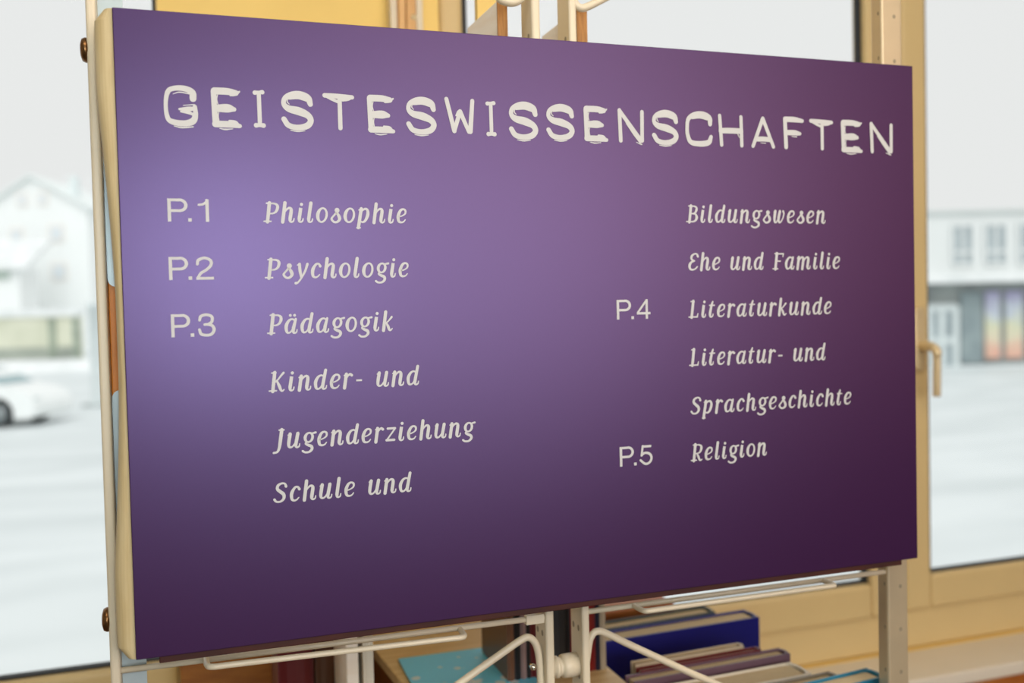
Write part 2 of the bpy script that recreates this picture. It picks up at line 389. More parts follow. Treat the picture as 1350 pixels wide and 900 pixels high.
G = {
 'o': (76, [ell(37, 50, 29, 48, 0, 360, 21, 11, 14)]),
 'e': (68, [('c', [(10, 42, 10), (36, 50, 8), (55, 66, 11), (54, 88, 13), (38, 97, 12), (20, 86, 16), (9, 50, S), (15, 14, 17), (32, 3, 12), (50, 8, 9), (60, 22, 7)])]),
 'a': (86, BOWL + [('l', [(66, 97, 14), (58, 40, S), (57, 22, S)]), HOOK(57)]),
 'd': (86, BOWL + [('l', [(66, 132, 18), (58, 40, S), (57, 22, S)]), HOOK(57)]),
 'h': (86, [('l', [(15, 132, S), (13, 0, S)]), ARCH(14)]),
 'n': (86, [('l', [(16, 97, S), (13, 0, S)]), ('l', [(3, 88, 8), (16, 95, 10)]), ARCH(14)]),
 'm': (134, [('l', [(16, 97, S), (13, 0, S)]), ('l', [(3, 88, 8), (16, 95, 10)]),
             ('c', [(14, 52, 8), (26, 80, 10), (40, 96, 13), (54, 92, 17), (58, 74, S), (56, 0, S)]), ARCH(58)]),
 'r': (60, [('l', [(16, 97, S), (13, 0, S)]), ('l', [(3, 88, 8), (16, 95, 10)]), ('c', [(14, 54, 8), (26, 82, 10), (40, 96, 14), (52, 88, 17)])]),
 'i': (44, [('lb', [(16, 98, S), (13, 22, S)]), HOOK(13), ('l', [(18, 122, 19), (18.3, 122.3, 19)])]),
 'l': (44, [('l', [(17, 132, S), (13, 22, S)]), HOOK(13)]),
 't': (52, [('c', [(25, 122, 12), (18, 92, 17), (13, 40, S), (13, 22, S)]), HOOK(13), ('l', [(2, 93, 9), (42, 93, 9)])]),
 'k': (78, [('l', [(15, 132, S), (13, 0, S)]), ('c', [(15, 50, 8), (34, 60, 9), (50, 80, 11), (60, 95, 13)]), ('c', [(26, 56, 9), (42, 28, 17), (52, 6, 15), (62, 1, 11), (72, 12, 7)])]),
 'u': (86, [('l', [(3, 88, 8), (14, 95, 12)]), ('c', [(15, 96, S), (12, 46, S), (14, 14, 17), (26, 3, 12), (42, 12, 10), (58, 44, 8)]), ('l', [(64, 97, S), (58, 22, S)]), HOOK(58)]),
 'p': (82, [('l', [(3, 88, 8), (16, 95, 10)]), ('l', [(17, 97, S), (11, -36, S)]), ('l', [(0, -37, 8), (24, -37, 8)]),
            ('c', [(14, 62, 8), (28, 88, 11), (48, 96, 14), (62, 82, 17), (64, 50, S), (52, 14, 15), (34, 3, 11), (15, 14, 8)])]),
 'y': (78, [('l', [(3, 88, 8), (14, 95, 12)]), ('c', [(15, 95, 17), (22, 52, 18), (34, 8, 15)]), ('c', [(66, 95, 16), (56, 48, 13), (36, 0, 11), (18, -30, 11), (4, -36, 16)])]),
 'c': (64, [('c', [(55, 80, 17), (44, 96, 12), (26, 92, 14), (10, 56, S), (14, 16, 17), (30, 3, 12), (46, 8, 9), (57, 22, 7)])]),
 's': (70, [('c', [(38, 84, 30), (39, 80, 27), (40, 66, 16), (56, 40, S), (60, 20, 18), (46, 3, 14), (26, 3, 13), (9, 20, 14), (10, 32, 12), (24, 52, 11), (38, 74, 13)])]),
 'g': (76, [ell(35, 64, 24, 32, 0, 360, 18, 11, 16), ('l', [(48, 90, 9), (76, 96, 13)]),
            ('c', [(24, 34, 11), (18, 22, 12), (34, 12, 16), (58, 0, 18), (62, -20, 16), (46, -37, 13), (20, -38, 12), (4, -28, 13)])]),
 'w': (104, [('l', [(3, 88, 8), (12, 95, 12)]), ('c', [(14, 95, S), (12, 44, S), (18, 8, 15), (32, 6, 11), (46, 40, 8), (54, 92, 10)]), ('c', [(54, 94, S), (48, 40, S), (54, 8, 15), (68, 6, 11), (84, 36, 10), (90, 72, 12), (82, 95, 15)])]),
 'z': (68, [('l', [(8, 91, 14), (58, 91, 14)]), ('l', [(58, 88, 10), (10, 10, 10)]), ('l', [(8, 8, 15), (60, 8, 15)])]),
 '-': (56, [('lb', [(8, 50, 11), (46, 50, 11)])]),
 ' ': (52, []),
 'P': (88, PSTEM + PB),
 'R': (94, PSTEM + PB + [('c', [(42, 58, 9), (58, 30, 17), (70, 6, 15), (80, 1, 11), (90, 8, 7)])]),
 'B': (90, PSTEM + [('c', [(24, 126, 9), (52, 125, 11), (68, 114, 15), (70, 96, 18), (62, 76, 13), (46, 68, 10), (26, 67, 8)]), ('c', [(44, 68, 9), (66, 62, 13), (78, 38, S), (70, 14, 15), (50, 4, 10), (4, 4, 9)])]),
 'L': (78, PSTEM + [('l', [(4, 4, 10), (66, 4, 10)]), ('l', [(66, 4, 11), (70, 30, 7)])]),
 'F': (88, PSTEM + [('l', [(22, 126, 10), (80, 126, 10)]), ('l', [(80, 126, 11), (78, 102, 7)]), ('l', [(24, 66, 9), (60, 66, 9)])]),
 'K': (98, PSTEM + [('c', [(24, 58, 8), (44, 76, 9), (66, 110, 12), (78, 126, 13)]), ('c', [(40, 74, 10), (60, 34, 18), (72, 8, 15), (82, 1, 11), (92, 10, 7)])]),
 'J': (62, [('c', [(38, 130, S), (36, 50, S), (34, 6, 17), (24, -22, 13), (2, -28, 13)]), ('l', [(22, 127, 9), (52, 127, 9)])]),
 'S': (84, [('c', [(70, 106, 16), (62, 124, 12), (42, 129, 12), (20, 116, 16), (18, 92, 18), (38, 72, S), (60, 52, S), (64, 24, 17), (46, 4, 12), (20, 5, 12), (6, 20, 15)])]),
 'E': (80, [('c', [(70, 108, 17), (60, 126, 12), (40, 128, 11), (20, 112, 16), (20, 86, 15), (46, 72, 10)]), ('c', [(46, 72, 10), (20, 62, 15), (8, 36, S), (18, 8, 15), (42, 3, 11), (62, 12, 10), (74, 26, 9)])]),
}
a_ = G['a']; G['\u00e4'] = (a_[0], a_[1] + [('l', [(28, 123, 17), (28.3, 123.3, 17)]), ('l', [(56, 123, 17), (56.3, 123.3, 17)])])
XH = .0141
def italic(text, x0, x1, zb):
    L = Letters(); sc = XH / 100; sh = .13
    TR = 17
    nat = sum(G[c][0] + TR for c in text) - 10 - TR
    kx = (x1 - x0) / (nat * sc)
    pen = 0
    for c in text:
        adv, strokes = G[c]
        f = lambda x, z, w: (x0 + ((pen + x) * kx + (z * sh)) * sc, zb + z * sc, w * sc * 1.16)
        for k, p in strokes: L.stroke(k, p, f)
        pen += adv + TR
    return L.done('subject_lettering')
rows = [('Philosophie', -.3214, -.1838, .1070), ('Psychologie', -.3217, -.1832, .0528), ('P\u00e4dagogik', -.3213, -.2003, -.0008),
        ('Kinder- und', -.3216, -.1753, -.0567), ('Jugenderziehung', -.3190, -.1189, -.1125), ('Schule und', -.3213, -.1862, -.1648),
        ('Bildungswesen', .1365, .3186, .1101), ('Ehe und Familie', .1373, .3380, .0566), ('Literaturkunde', .1372, .3254, .0035),
        ('Literatur- und', .1370, .3160, -.0506), ('Sprachgeschichte', .1369, .3517, -.1050), ('Religion', .1368, .2335, -.1579)]
for t, a, b, z in rows: italic(t, a, b, z)

# upright grotesque shelf codes, capital height 100
DG = {
 'P': [('lb', [(7, 0, 14), (7, 100, 14)]), ('lb', [(4, 94, 12), (46, 94, 12)]), ell(46, 71, 25, 23.5, 90, -90, 13, 12, 14), ('lb', [(4, 47.5, 12), (46, 47.5, 12)])],
 '.': [('lb', [(85, 0, 15), (85, 15, 15)])],
 '1': [('lb', [(153, 0, 14), (153, 98, 14)]), ('c', [(121, 74, 10), (136, 76, 10), (148, 85, 10), (152, 96, 8)])],
 '2': [('c', [(115, 68, 12), (120, 86, 13), (145, 95, 12), (169, 84, 13), (170, 64, 13), (152, 44, 12), (128, 28, 12), (116, 8, 12)]), ('lb', [(109, 6, 12), (181, 6, 12)])],
 '3': [('c', [(116, 72, 12), (122, 89, 13), (145, 95, 12), (166, 86, 13), (166, 65, 13), (152, 54, 11), (136, 52, 11)]), ('c', [(142, 53, 11), (166, 47, 13), (174, 29, 14), (164, 10, 13), (144, 5, 12), (121, 11, 13), (114, 30, 12)])],
 '4': [('lb', [(162, 0, 13), (162, 100, 13)]), ('l', [(160, 94, 11), (114, 34, 11)]), ('lb', [(108, 29, 12), (182, 29, 12)])],
 '5': [('lb', [(124, 94, 12), (174, 94, 12)]), ('l', [(127, 96, 12), (120, 48, 12)]), ('c', [(120, 49, 11), (136, 60, 12), (158, 58, 13), (173, 43, 13), (172, 22, 13), (158, 7, 12), (138, 5, 12), (114, 24, 12)])],
}
for t, x0, x1, zb in [('P.1', -.4085, -.3715, .1067), ('P.2', -.4091, -.3690, .0522), ('P.3', -.4089, -.3690, -.0014), ('P.4', .0486, .0895, .0035), ('P.5', .0487, .0885, -.1576)]:
    L = Letters(); sc = .0215 / 100
    kx = (x1 - x0) / ({'1': 160, '2': 181, '3': 181, '4': 182, '5': 180}[t[2]] * sc)
    f = lambda x, z, w: (x0 + x * kx * sc, zb + z * sc, w * sc)
    for c in t:
        for k, p in DG[c]: L.stroke(k, p, f)
    L.done('shelf_code_lettering')

# heading in embossed-tape capitals, each 100 x 100
HG = {
 'G': [('c', [(88, 70, 17), (86, 86, 17), (62, 95, 15), (30, 94, 13), (12, 84, 12), (5, 52, 10), (10, 18, 12), (28, 8, 15), (62, 6, 16), (86, 13, 17), (94, 30, 13), (93, 50, 10)]), ('c', [(92, 45, 10), (70, 43, 12), (46, 42, 6)]), ('c', [(50, 36, 5), (74, 34, 9), (90, 28, 6)]), ('c', [(58, 52, 2), (92, 55, 3)]), ('c', [(28, 80, 2), (48, 85, 3), (76, 82, 3)]), ('c', [(28, -2, 2), (52, -5, 4), (86, -2, 3)])],
 'E': [('l', [(9, 91, 14), (12, 9, 14)]), ('c', [(12, 92, 18), (55, 92, 18), (84, 89, 15)]), ('c', [(66, 83, 6), (82, 85, 7), (96, 93, 5)]), ('c', [(16, 48, 18), (55, 49, 22), (76, 47, 12)]), ('c', [(12, 8, 17), (60, 8, 17), (94, 5, 11)]), ('c', [(22, 82, 2.5), (19, 70, 3), (23, 58, 2)]), ('c', [(24, 38, 2.5), (22, 28, 3), (24, 16, 3)]), ('c', [(60, 17, 6), (80, 15, 7), (90, 9, 5)]), ('c', [(26, -3, 2), (45, -5, 4), (70, -3, 2)])],
 'I': [('l', [(52, 92, 11), (54, 8, 11)]), ('c', [(16, 93, 12), (50, 94, 9), (84, 95, 12)]), ('c', [(20, 7, 13), (54, 7, 9), (86, 7, 13)])],
 'S': [('c', [(93, 68, 14), (86, 84, 18), (62, 93, 17), (36, 92, 15), (14, 82, 13), (9, 66, 13), (24, 54, 18), (56, 48, 22), (84, 38, 18), (93, 24, 16), (80, 10, 17), (50, 5, 15), (22, 10, 15), (8, 26, 14)]), ('c', [(26, 82, 9), (56, 85, 11), (82, 78, 8)]), ('c', [(22, 80, 2), (20, 72, 3), (26, 66, 2)]), ('c', [(28, -3, 2), (50, -5, 4), (74, -3, 2)])],
 'T': [('c', [(6, 93, 13), (50, 92, 14), (95, 91, 12)]), ('l', [(54, 90, 12), (54, 6, 12)]), ('c', [(14, 87, 4), (32, 82, 8), (46, 78, 9)]), ('c', [(64, 82, 7), (82, 84, 6), (95, 89, 3)])],
 'W': [('l', [(7, 95, 12), (31, 7, 13)]), ('l', [(31, 7, 12), (52, 62, 12)]), ('l', [(52, 62, 13), (80, 6, 11)]), ('l', [(94, 93, 12), (85, 7, 14)]), ('c', [(38, 50, 4), (46, 62, 6), (54, 64, 5)]), ('c', [(60, 38, 3), (72, 14, 4)])],
 'N': [('l', [(9, 94, 12), (12, 6, 12)]), ('l', [(10, 92, 12), (88, 8, 13)]), ('l', [(93, 92, 12), (92, 8, 12)]), ('c', [(34, 56, 3), (62, 26, 6), (84, 2, 4)]), ('c', [(70, 3, 2), (90, -3, 4)])],
 'C': [('c', [(93, 66, 14), (90, 84, 17), (66, 94, 17), (34, 92, 15), (11, 78, 13), (6, 52, 12), (8, 30, 13), (20, 10, 15), (54, 6, 17), (86, 11, 17), (96, 28, 12)]), ('c', [(26, 82, 8), (54, 86, 10), (82, 80, 7)])],
 'H': [('l', [(8, 95, 12), (14, 5, 12)]), ('l', [(91, 94, 12), (93, 5, 12)]), ('c', [(12, 49, 17), (50, 50, 18), (90, 50, 18)]), ('c', [(78, 40, 3), (84, 30, 3)])],
 'A': [('l', [(50, 93, 13), (8, 6, 12)]), ('l', [(50, 93, 13), (93, 6, 12)]), ('c', [(26, 28, 15), (50, 29, 16), (76, 28, 15)]), ('c', [(40, 17, 2), (60, 16, 3)])],
 'F': [('l', [(9, 92, 14), (13, 5, 14)]), ('c', [(12, 91, 17), (55, 91, 17), (92, 88, 12)]), ('c', [(14, 50, 16), (55, 50, 17), (80, 48, 11)]), ('c', [(40, 38, 2), (64, 38, 4)])],
}
A = lambda u, v: (200 + u * .2519, 90 + v * .2519)
B_ = lambda u, v: (520 + u * .2519, 100 + v * .2519)
C_ = lambda u, v: (850 + u * .2741, 110 + v * .2741)
head = [('G', A, 65, 238, 95, 300), ('E', A, 312, 467, 105, 310), ('I', A, 533, 590, 115, 313), ('S', A, 677, 842, 122, 320), ('T', A, 898, 1058, 132, 325), ('E', A, 1128, 1270, 143, 338),
        ('S', B_, 60, 215, 113, 303), ('W', B_, 262, 418, 115, 303), ('I', B_, 480, 528, 133, 318), ('S', B_, 598, 747, 138, 330), ('S', B_, 793, 938, 150, 332), ('E', B_, 990, 1115, 160, 343), ('N', B_, 1165, 1305, 172, 352),
        ('S', C_, 33, 158, 130, 293), ('C', C_, 195, 322, 138, 300), ('H', C_, 350, 473, 150, 305), ('A', C_, 510, 625, 158, 312), ('F', C_, 665, 765, 160, 315), ('T', C_, 792, 903, 172, 322), ('E', C_, 942, 1045, 178, 332), ('N', C_, 1078, 1192, 187, 338)]
L = Letters()
for ch, fn, u0, u1, v0, v1 in head:
    um = (u0 + u1) / 2
    x0 = at(*fn(u0, (v0 + v1) / 2), 0).x; x1 = at(*fn(u1, (v0 + v1) / 2), 0).x
    zt = at(*fn(um, v0), 0).z - Z0; zb = at(*fn(um, v1), 0).z - Z0
    hgt = zt - zb
    f = lambda x, z, w: (x0 + (x1 - x0) * x / 100, zb + hgt * z / 100, w / 100 * hgt * .98)
    for k, p in HG[ch]: L.stroke(k, p, f)
L.done('heading_lettering')

# ------------------------------------------------------------------ the display rack
loc = (0, .06, 0)
rack = empty('display_rack', loc, 'cream metal display rack with punched uprights and wire braces carrying the violet sign', 'rack')
T = off(loc)
PY0, PD = .040, .037            # front of the uprights and their depth
ZTOP = Z0 + .60
def bar(x0, x1, y0, y1, holes_side=None, holes_front=False):
    mb = MB(); mb.prism(rrect(x0, x1, y0, y1, .003, 3), 2, 0.0, ZTOP, T=T)
    z = 1.02
    while z < ZTOP:
        if holes_side:
            for yy, dz in ((y0 + .012, 0), (y0 + .027, .0)):
                c = [(yy + .0027 * math.cos(k * math.pi / 6), z + dz + .0036 * math.sin(k * math.pi / 6)) for k in range(12)]
                mb.prism(c, 0, x0 - .0003, x0 + .001, 1, T=T)
        if holes_front:
            c = [(x0 + .0195 + .0022 * math.cos(k * math.pi / 6), z + .0026 * math.sin(k * math.pi / 6)) for k in range(12)]
            mb.prism(c, 1, y0 - .0003, y0 + .001, 1, T=T)
            c = [(y0 + .0055 + .0016 * math.cos(k * math.pi / 6), z + .0026 * math.sin(k * math.pi / 6) + .004) for k in range(12)]
            mb.prism(c, 0, x0 - .0003, x0 + .001, 1, T=T)
        z += .0555
    return mb
bx = [(-.4760, -.4668), (-.0270, -.0170), (.0170, .0262)]
uprights = []
for i, (a, b) in enumerate(bx):
    uprights.append(bar(a, b, PY0, PY0 + PD, holes_side=(i > 0)).build('upright', [m_post, m_hole], rack))
uprights.append(bar(.4380, .4700, PY0, PY0 + .020, holes_front=True).build('upright', [m_galv, m_hole], rack))
for z in (at(108, 67, .055).z, at(141, 815, .055).z):
    MB().lathe([(.006, .002), (.0115, .001), (.0118, -.002), (.0105, -.0048), (.006, -.0062), (.0, -.0064)], (-.4762, .052, z), 'x', 20, T=T).build('bolt', m_bolt, uprights[0])
# feet and lower cross bars
ft = [(-.4714, 1), (.4542, 1)]
for x, _ in ft:
    MB().box(x - .015, x + .015, -.20, .26, 0, .03, T=T).build('foot', m_post, rack, .006)
for z in (.12,):
    MB().box(-.467, .4395, .05, .066, z, z + .03, T=T).build('cross_bar', m_post, rack, .003)
# horizontal wires right below the sign
RY = .034
zr = (at(420, 853, RY + .012).z + at(640, 824, RY + .012).z) / 2
zr2 = (at(920, 785, RY + .012).z + at(800, 804, RY + .012).z) / 2
def loop_wire(x0, x1, ztop, zlow, yb, yf, r):
    p = [(x0, yb, ztop), (x0 + .001, yf + .006, ztop - (ztop - zlow) * .5), (x0 + .006, yf, zlow), (x0 + .02, yf, zlow)]
    q = [(x1 - .02, yf, zlow), (x1 - .006, yf, zlow), (x1 - .001, yf + .006, zlow + (ztop - zlow) * .5), (x1, yb, ztop)]
    return catmull(p, 5) + catmull(q, 5)
for (x0, x1, z, la, lb) in ((-.4668, -.0270, zr, (272, 872), (611, 829)), (.0262, .4395, zr2, (843, 798), (1095, 762))):
    r_ = MB(); tl_ = .0035 if x0 < -.1 else .0
    r_.tube([(x0 - .001, RY + .012, z + tl_), (x1 + .001, RY + .012, z)], .0031, 10, T=T)
    # flattened ends riveted to the uprights
    if x1 < .1: r_.box(x1 - .022, x1 - .001, RY + .008, RY + .016, z - .005, z + .005, T=T)
    ro = r_.build('wire_rail', m_post, rack)
    A0 = at(*la, .03); B0 = at(*lb, .03)
    zlow = {-.4668: at(440, 862, .02).z, .0262: at(1000, 784, .02).z}[x0]
    lp = [Vector((p[0], p[1], p[2] + (tl_ * (1.4 * (B0.x - p[0]) / (B0.x - A0.x)) - .0002))) for p in loop_wire(A0.x, B0.x, z, zlow, RY + .012, .018, .0032)]
    MB().tube(lp, .0031, 10, T=T).build('wire_loop', m_post, ro)
    # the same wires above the sign
    MB().tube([(x0 - .001, RY + .012, Z0 + .56), (x1 + .001, RY + .012, Z0 + .56)], .0031, 10, T=T).build('wire_rail', m_post, rack)
# diagonal braces: bent round rod from each inner upright
def brace(pix, Y):
    pts = [at(u, v, Y) for u, v in pix]
    return catmull(pts, 8)
rodr = .0041
pl = brace([(717, 990), (713, 900), (711, 868), (706, 848), (697, 840), (686, 844), (660, 862), (605, 901), (480, 990)], .052)
MB().tube(pl, rodr, 12, T=T).build('brace_rod', m_post, rack)
pr = brace([(770, 900), (776, 852), (780, 838), (787, 832), (800, 835), (831, 850), (909, 886), (961, 909), (1120, 985)], .052)
MB().tube(pr, rodr, 12, T=T).build('brace_rod', m_post, rack)
pl2 = brace([(540, -90), (600, -46), (650, -10), (662, 0), (674, 3), (684, 0), (691, -10), (693, -40)], .045)
MB().tube(pl2, .0048, 12, T=T).build('brace_rod', m_post, rack)
pr2 = brace([(753, -40), (754, -12), (757, 2), (764, 10), (774, 9), (800, -4), (860, -36), (960, -90)], .045)
MB().tube(pr2, .0044, 12, T=T).build('brace_rod', m_post, rack)
k = at(746, 877, .06)
MB().lathe([(.0105, -.0170), (.0105, -.0110), (.0125, -.0105), (.0125, -.0070), (.0105, -.0066), (.0105, -.002), (.0128, -.0016), (.0135, .002), (.0135, .017)], (0, .060, k.z), 'x', 28, T=T).build('coupling_knob', m_post, rack)
s_ = at(702, 878, .05)
MB().lathe([(.0034, .004), (.0036, 0), (.003, -.003), (.0, -.0038)], (s_.x, .0485, s_.z), 'y', 14, T=T).build('screw', m_chrome, rack)
# plywood side boards of the rack's trays, rising behind the sign with slanted tops
e0, e1 = at(655, 20, .085), at(668, 20, .085)
# skew added so the faces catch the flash; tops slope down to the back
def askew_board(ftl, ftr, bt, yb, zb):
    a = at(*ftl, .085); b = at(*ftr, .085); c = at(*bt, yb); w = b.x - a.x
    vs = [(a.x, .085, zb), (b.x, .085, zb), (c.x + w, yb, zb), (c.x, yb, zb), (a.x, .085, a.z), (b.x, .085, a.z), (c.x + w, yb, c.z), (c.x, yb, c.z)]
    return MB().add(vs, [(0, 1, 2, 3), (4, 5, 6, 7), (0, 1, 5, 4), (1, 2, 6, 5), (2, 3, 7, 6), (3, 0, 4, 7)], T=T)
yb1 = .20
askew_board((655, 1), (668, 1), (616, 37), .150, Z0 - .05).build('tray_side', [m_ply], rack, .001)
fe = MB(); fe.box(e0.x, e1.x, .0825, .085, Z0 - .05, at(660, 1, .085).z + .012, T=T); fe.build('tray_edge', m_edge, rack)
g0, g1 = at(760, 30, .085), at(773, 30, .085)
askew_board((760, 12), (773, 12), (714, 48), .165, Z0 - .05).build('tray_side', [m_ply], rack, .001)
fe = MB(); fe.box(g0.x, g1.x, .0825, .085, Z0 - .05, at(765, 12, .085).z, T=T); fe.build('tray_edge', m_edge, rack)
# upright board at the back of the left tray
q0, q1 = at(626, 10, yb1 + .04), at(662, 10, yb1 + .04)
MB().box(q0.x, q1.x, yb1 + .03, yb1 + .042, Z0 - .05, Z0 + .62, T=T).build('tray_back', m_wall, rack, .001)
MB().box(at(430, 10, yb1).x, q1.x, .08, yb1 + .05, Z0 - .065, Z0 - .05, T=T).build('tray_floor', m_ply, rack, .001)
MB().box(-.017, .45, .08, yb1 + .05, Z0 - .065, Z0 - .05, T=T).build('tray_floor', m_ply, rack, .001)
# grey sheet with round-ended cut-out and orange wood seen between the left upright and the sign
zo1, zo0 = at(143, 378, .05).z, at(146, 515, .05).z
gx0, gx1 = -.4665, -.444
sh = MB()
def tongue(z_end, z_far, sgn):
    r = .008; pts = [(gx0, z_far), (gx1, z_far)]
    for kk in range(7):
        a = math.radians(90 * kk / 6)
        pts.append((gx1 - r + r * math.cos(a), z_end - sgn * r + sgn * r * math.sin(a)))
    for kk in range(7):
        a = math.radians(90 + 90 * kk / 6)
        pts.append((gx0 + r + r * math.cos(a), z_end - sgn * r + sgn * r * math.sin(a)))
    return pts
sh.prism(tongue(zo1, ZTOP - .01, -1), 1, .056, .0575, T=T)
sh.prism(tongue(zo0, .3, 1), 1, .056, .0575, T=T)
sh.build('side_sheet', m_zinc, rack)
MB().box(-.4665, -.440, .059, .074, Z0 - .20, Z0 + .16, T=T).build('wood_slat', m_slat, rack, .001)

# ------------------------------------------------------------------ wooden batten on the pier
b0, b1 = at(515, 20, .67), at(558, 20, .67)
loc = ((b0.x + b1.x) / 2, .69, Z0 + .05)
bat = empty('shelf_batten', loc, 'narrow wooden batten between white metal strips on the yellow pier', 'batten')
T = off(loc); zt = ZT - .2; w_ = b1.x - b0.x
MB().box(b0.x, b0.x + w_ * .2, .672, .699, loc[2], zt, T=T).build('metal_strip', m_post, bat, .001)
MB().box(b0.x + w_ * .8, b1.x, .672, .699, loc[2], zt, T=T).build('metal_strip', m_post, bat, .001)
wood = MB(); wood.box(b0.x + w_ * .27, b0.x + w_ * .48, .676, .699, loc[2], zt, T=T); wood.box(b0.x + w_ * .51, b0.x + w_ * .79, .674, .699, loc[2], zt, T=T)
wood.box(b0.x + w_ * .22, b0.x + w_ * .8, .684, .699, loc[2], zt, T=T)
wood.build('wood_strip', mat('pale_pine', (232, 186, 124), .5, rgb2=(216, 164, 100), scale=10, stretch=(10, 10, 1)), bat, .001)
sc_ = at(546, 22, .672)
MB().lathe([(.006, .004), (.0065, 0), (.005, -.003), (0, -.004)], (sc_.x, .676, sc_.z), 'y', 14, T=T).build('screw', m_brass, bat)

# ------------------------------------------------------------------ low bookcase, wooden box, books
CT = Z0 - .72                   # bookcase top
loc = (.12, .33, 0)
bc = empty('low_bookcase', loc, 'low wooden bookcase under the windows behind the sign, its top covered with books', 'bookcase')
T = off(loc)
MB().box(-.36, .56, .10, .58, CT - .022, CT, T=T).build('top_board', m_lightwood, bc, .002)
for x in (-.36, .09, .54):
    MB().box(x, x + .02, .12, .58, 0, CT - .022, T=T).build('side_panel', m_lightwood, bc, .001)
for z in (.06, .42):
    MB().box(-.34, .09, .13, .57, z, z + .018, T=T).build('shelf', m_lightwood, bc, .001)
    MB().box(.11, .54, .13, .57, z, z + .018, T=T).build('shelf', m_lightwood, bc, .001)
BT = Z0 - .487                  # top of the wooden box
c0 = atz(497, 860, BT); c1 = atz(532, 902, BT)
ang = math.atan2(c0.y - c1.y, c0.x - c1.x)
loc = (-.02, .33, CT)
wb = empty('wooden_box', loc, 'light wooden box under the blue booklet, behind the wire braces', 'box')
T = off(loc)
dirx = (c0.x - c1.x) / (c0.y - c1.y)
xl = lambda y: c0.x + dirx * (y - c0.y)
y0b, y1b = .13, .565
MB().prism([(xl(y0b), y0b), (.148, y0b), (.148, y1b), (xl(y1b), y1b)], 2, BT - .016, BT, T=T).build('lid', m_lightwood, wb, .0015)
sd = MB(); sd.prism([(xl(y0b) + .004, y0b + .004), (.144, y0b + .004), (.144, y1b - .004), (xl(y1b) + .004, y1b - .004)], 2, CT, BT - .016, T=T)
sd.build('case', m_shaded_wood, wb, .001)  # darker than the lid: the shade on its side is put into the colour

def cover_mat(name, rgb, rough=.4): return mat(name, rgb, rough, spec=.5, var=.08, scale=12)
def book(kind, x0, x1, y0, y1, zb, zt, cov, label, group, rz=0.0, lean=0.0, face=True, ct=.003, spine='right', pages=None):
    """a book standing upright; face=True shows its front cover (-y), else its spine"""
    cx, cy = (x0 + x1) / 2, (y0 + y1) / 2
    o = empty('book', (cx, cy, zb), label, 'book', group)
    w, d, h = x1 - x0, y1 - y0, zt - zb
    c = MB(); p = MB()
    if face:
        c.box(-w / 2, w / 2, -d / 2, -d / 2 + ct, 0, h); c.box(-w / 2, w / 2, d / 2 - ct, d / 2, 0, h)
        s = 1 if spine == 'right' else -1
        n = 6; pts = [(s * (w / 2 - .006), -d / 2)] + [(s * (w / 2 - .006 + .008 * math.cos(math.radians(-90 + 180 * i / n))), d / 2 * math.sin(math.radians(-90 + 180 * i / n))) for i in range(n + 1)] + [(s * (w / 2 - .006), d / 2)]
        inn = [(s * (w / 2 - .010 + .008 * math.cos(math.radians(90 - 180 * i / n))), (d / 2 - ct) * math.sin(math.radians(90 - 180 * i / n))) for i in range(n + 1)]
        c.prism(pts[1:-1] + inn, 2, 0, h)
        xa, xb = (-w / 2 + .004, w / 2 - .005) if s > 0 else (-w / 2 + .005, w / 2 - .004)
        p.box(xa, xb, -d / 2 + ct + .0002, d / 2 - ct - .0002, .003, h - .0035)
    else:
        c.box(-w / 2, -w / 2 + ct, -d / 2, d / 2, 0, h); c.box(w / 2 - ct, w / 2, -d / 2, d / 2, 0, h)
        n = 6; out = [(w / 2 * math.sin(math.radians(-90 + 180 * i / n)), -d / 2 + .004 - .006 * math.cos(math.radians(-90 + 180 * i / n))) for i in range(n + 1)]
        inn = [((w / 2 - ct) * math.sin(math.radians(90 - 180 * i / n)), -d / 2 + .007 - .006 * math.cos(math.radians(90 - 180 * i / n))) for i in range(n + 1)]
        c.prism(out + inn, 2, 0, h)
        p.box(-w / 2 + ct + .0002, w / 2 - ct - .0002, -d / 2 + .006, d / 2 - .005, .003, h - .003)
    co = c.build('cover', cov, o); co2 = p.build('pages', pages or m_pages, o)
    o.rotation_euler = (lean, 0, rz)
    return o
GB = 'books standing face-out behind the right wire brace'
m_navy = cover_mat('navy_cloth', (18, 20, 112), .35); m_green = cover_mat('dark_green_cover', (38, 52, 44)); m_mauve = cover_mat('mauve_cover', (112, 84, 96))
m_beigec = cover_mat('beige_paperback', (196, 176, 146)); m_maroon = cover_mat('maroon_cover', (110, 30, 34)); m_teal = cover_mat('teal_cover', (24, 122, 156), .3)
m_greyc = cover_mat('grey_cover', (150, 140, 124)); m_whitec = cover_mat('white_cover', (232, 222, 202)); m_black = cover_mat('black_cover', (20, 19, 22)); m_red = cover_mat('dark_red_cover', (90, 6, 9))
m_brownc = cover_mat('brown_cover', (112, 74, 50)); m_mauveg = cover_mat('grey_mauve_cover', (146, 120, 116)); m_blueb = cover_mat('sky_blue_cover', (96, 178, 214), .35)
def face_book(tl, tr, ztop, thick, cov, label, hgt=None, **kw):
    """front-top edge through two pixels at level ztop; the book's front face turns to follow it"""
    a = atz(*tl, ztop); b = atz(*tr, ztop)
    rz = math.atan2(b.y - a.y, b.x - a.x); wdt = math.hypot(b.x - a.x, b.y - a.y)
    cx = (a.x + b.x) / 2 - math.sin(rz) * thick / 2; cy = (a.y + b.y) / 2 + math.cos(rz) * thick / 2
    o = book('b', cx - wdt / 2, cx + wdt / 2, cy - thick / 2, cy + thick / 2, CT, ztop, cov, label, GB, rz=rz, **kw)
    return o
ZB = Z0 - .48
face_book((776, 833), (943, 806), ZB, .034, m_green, 'dark green hardback with cream page block, rearmost of the face-out books')
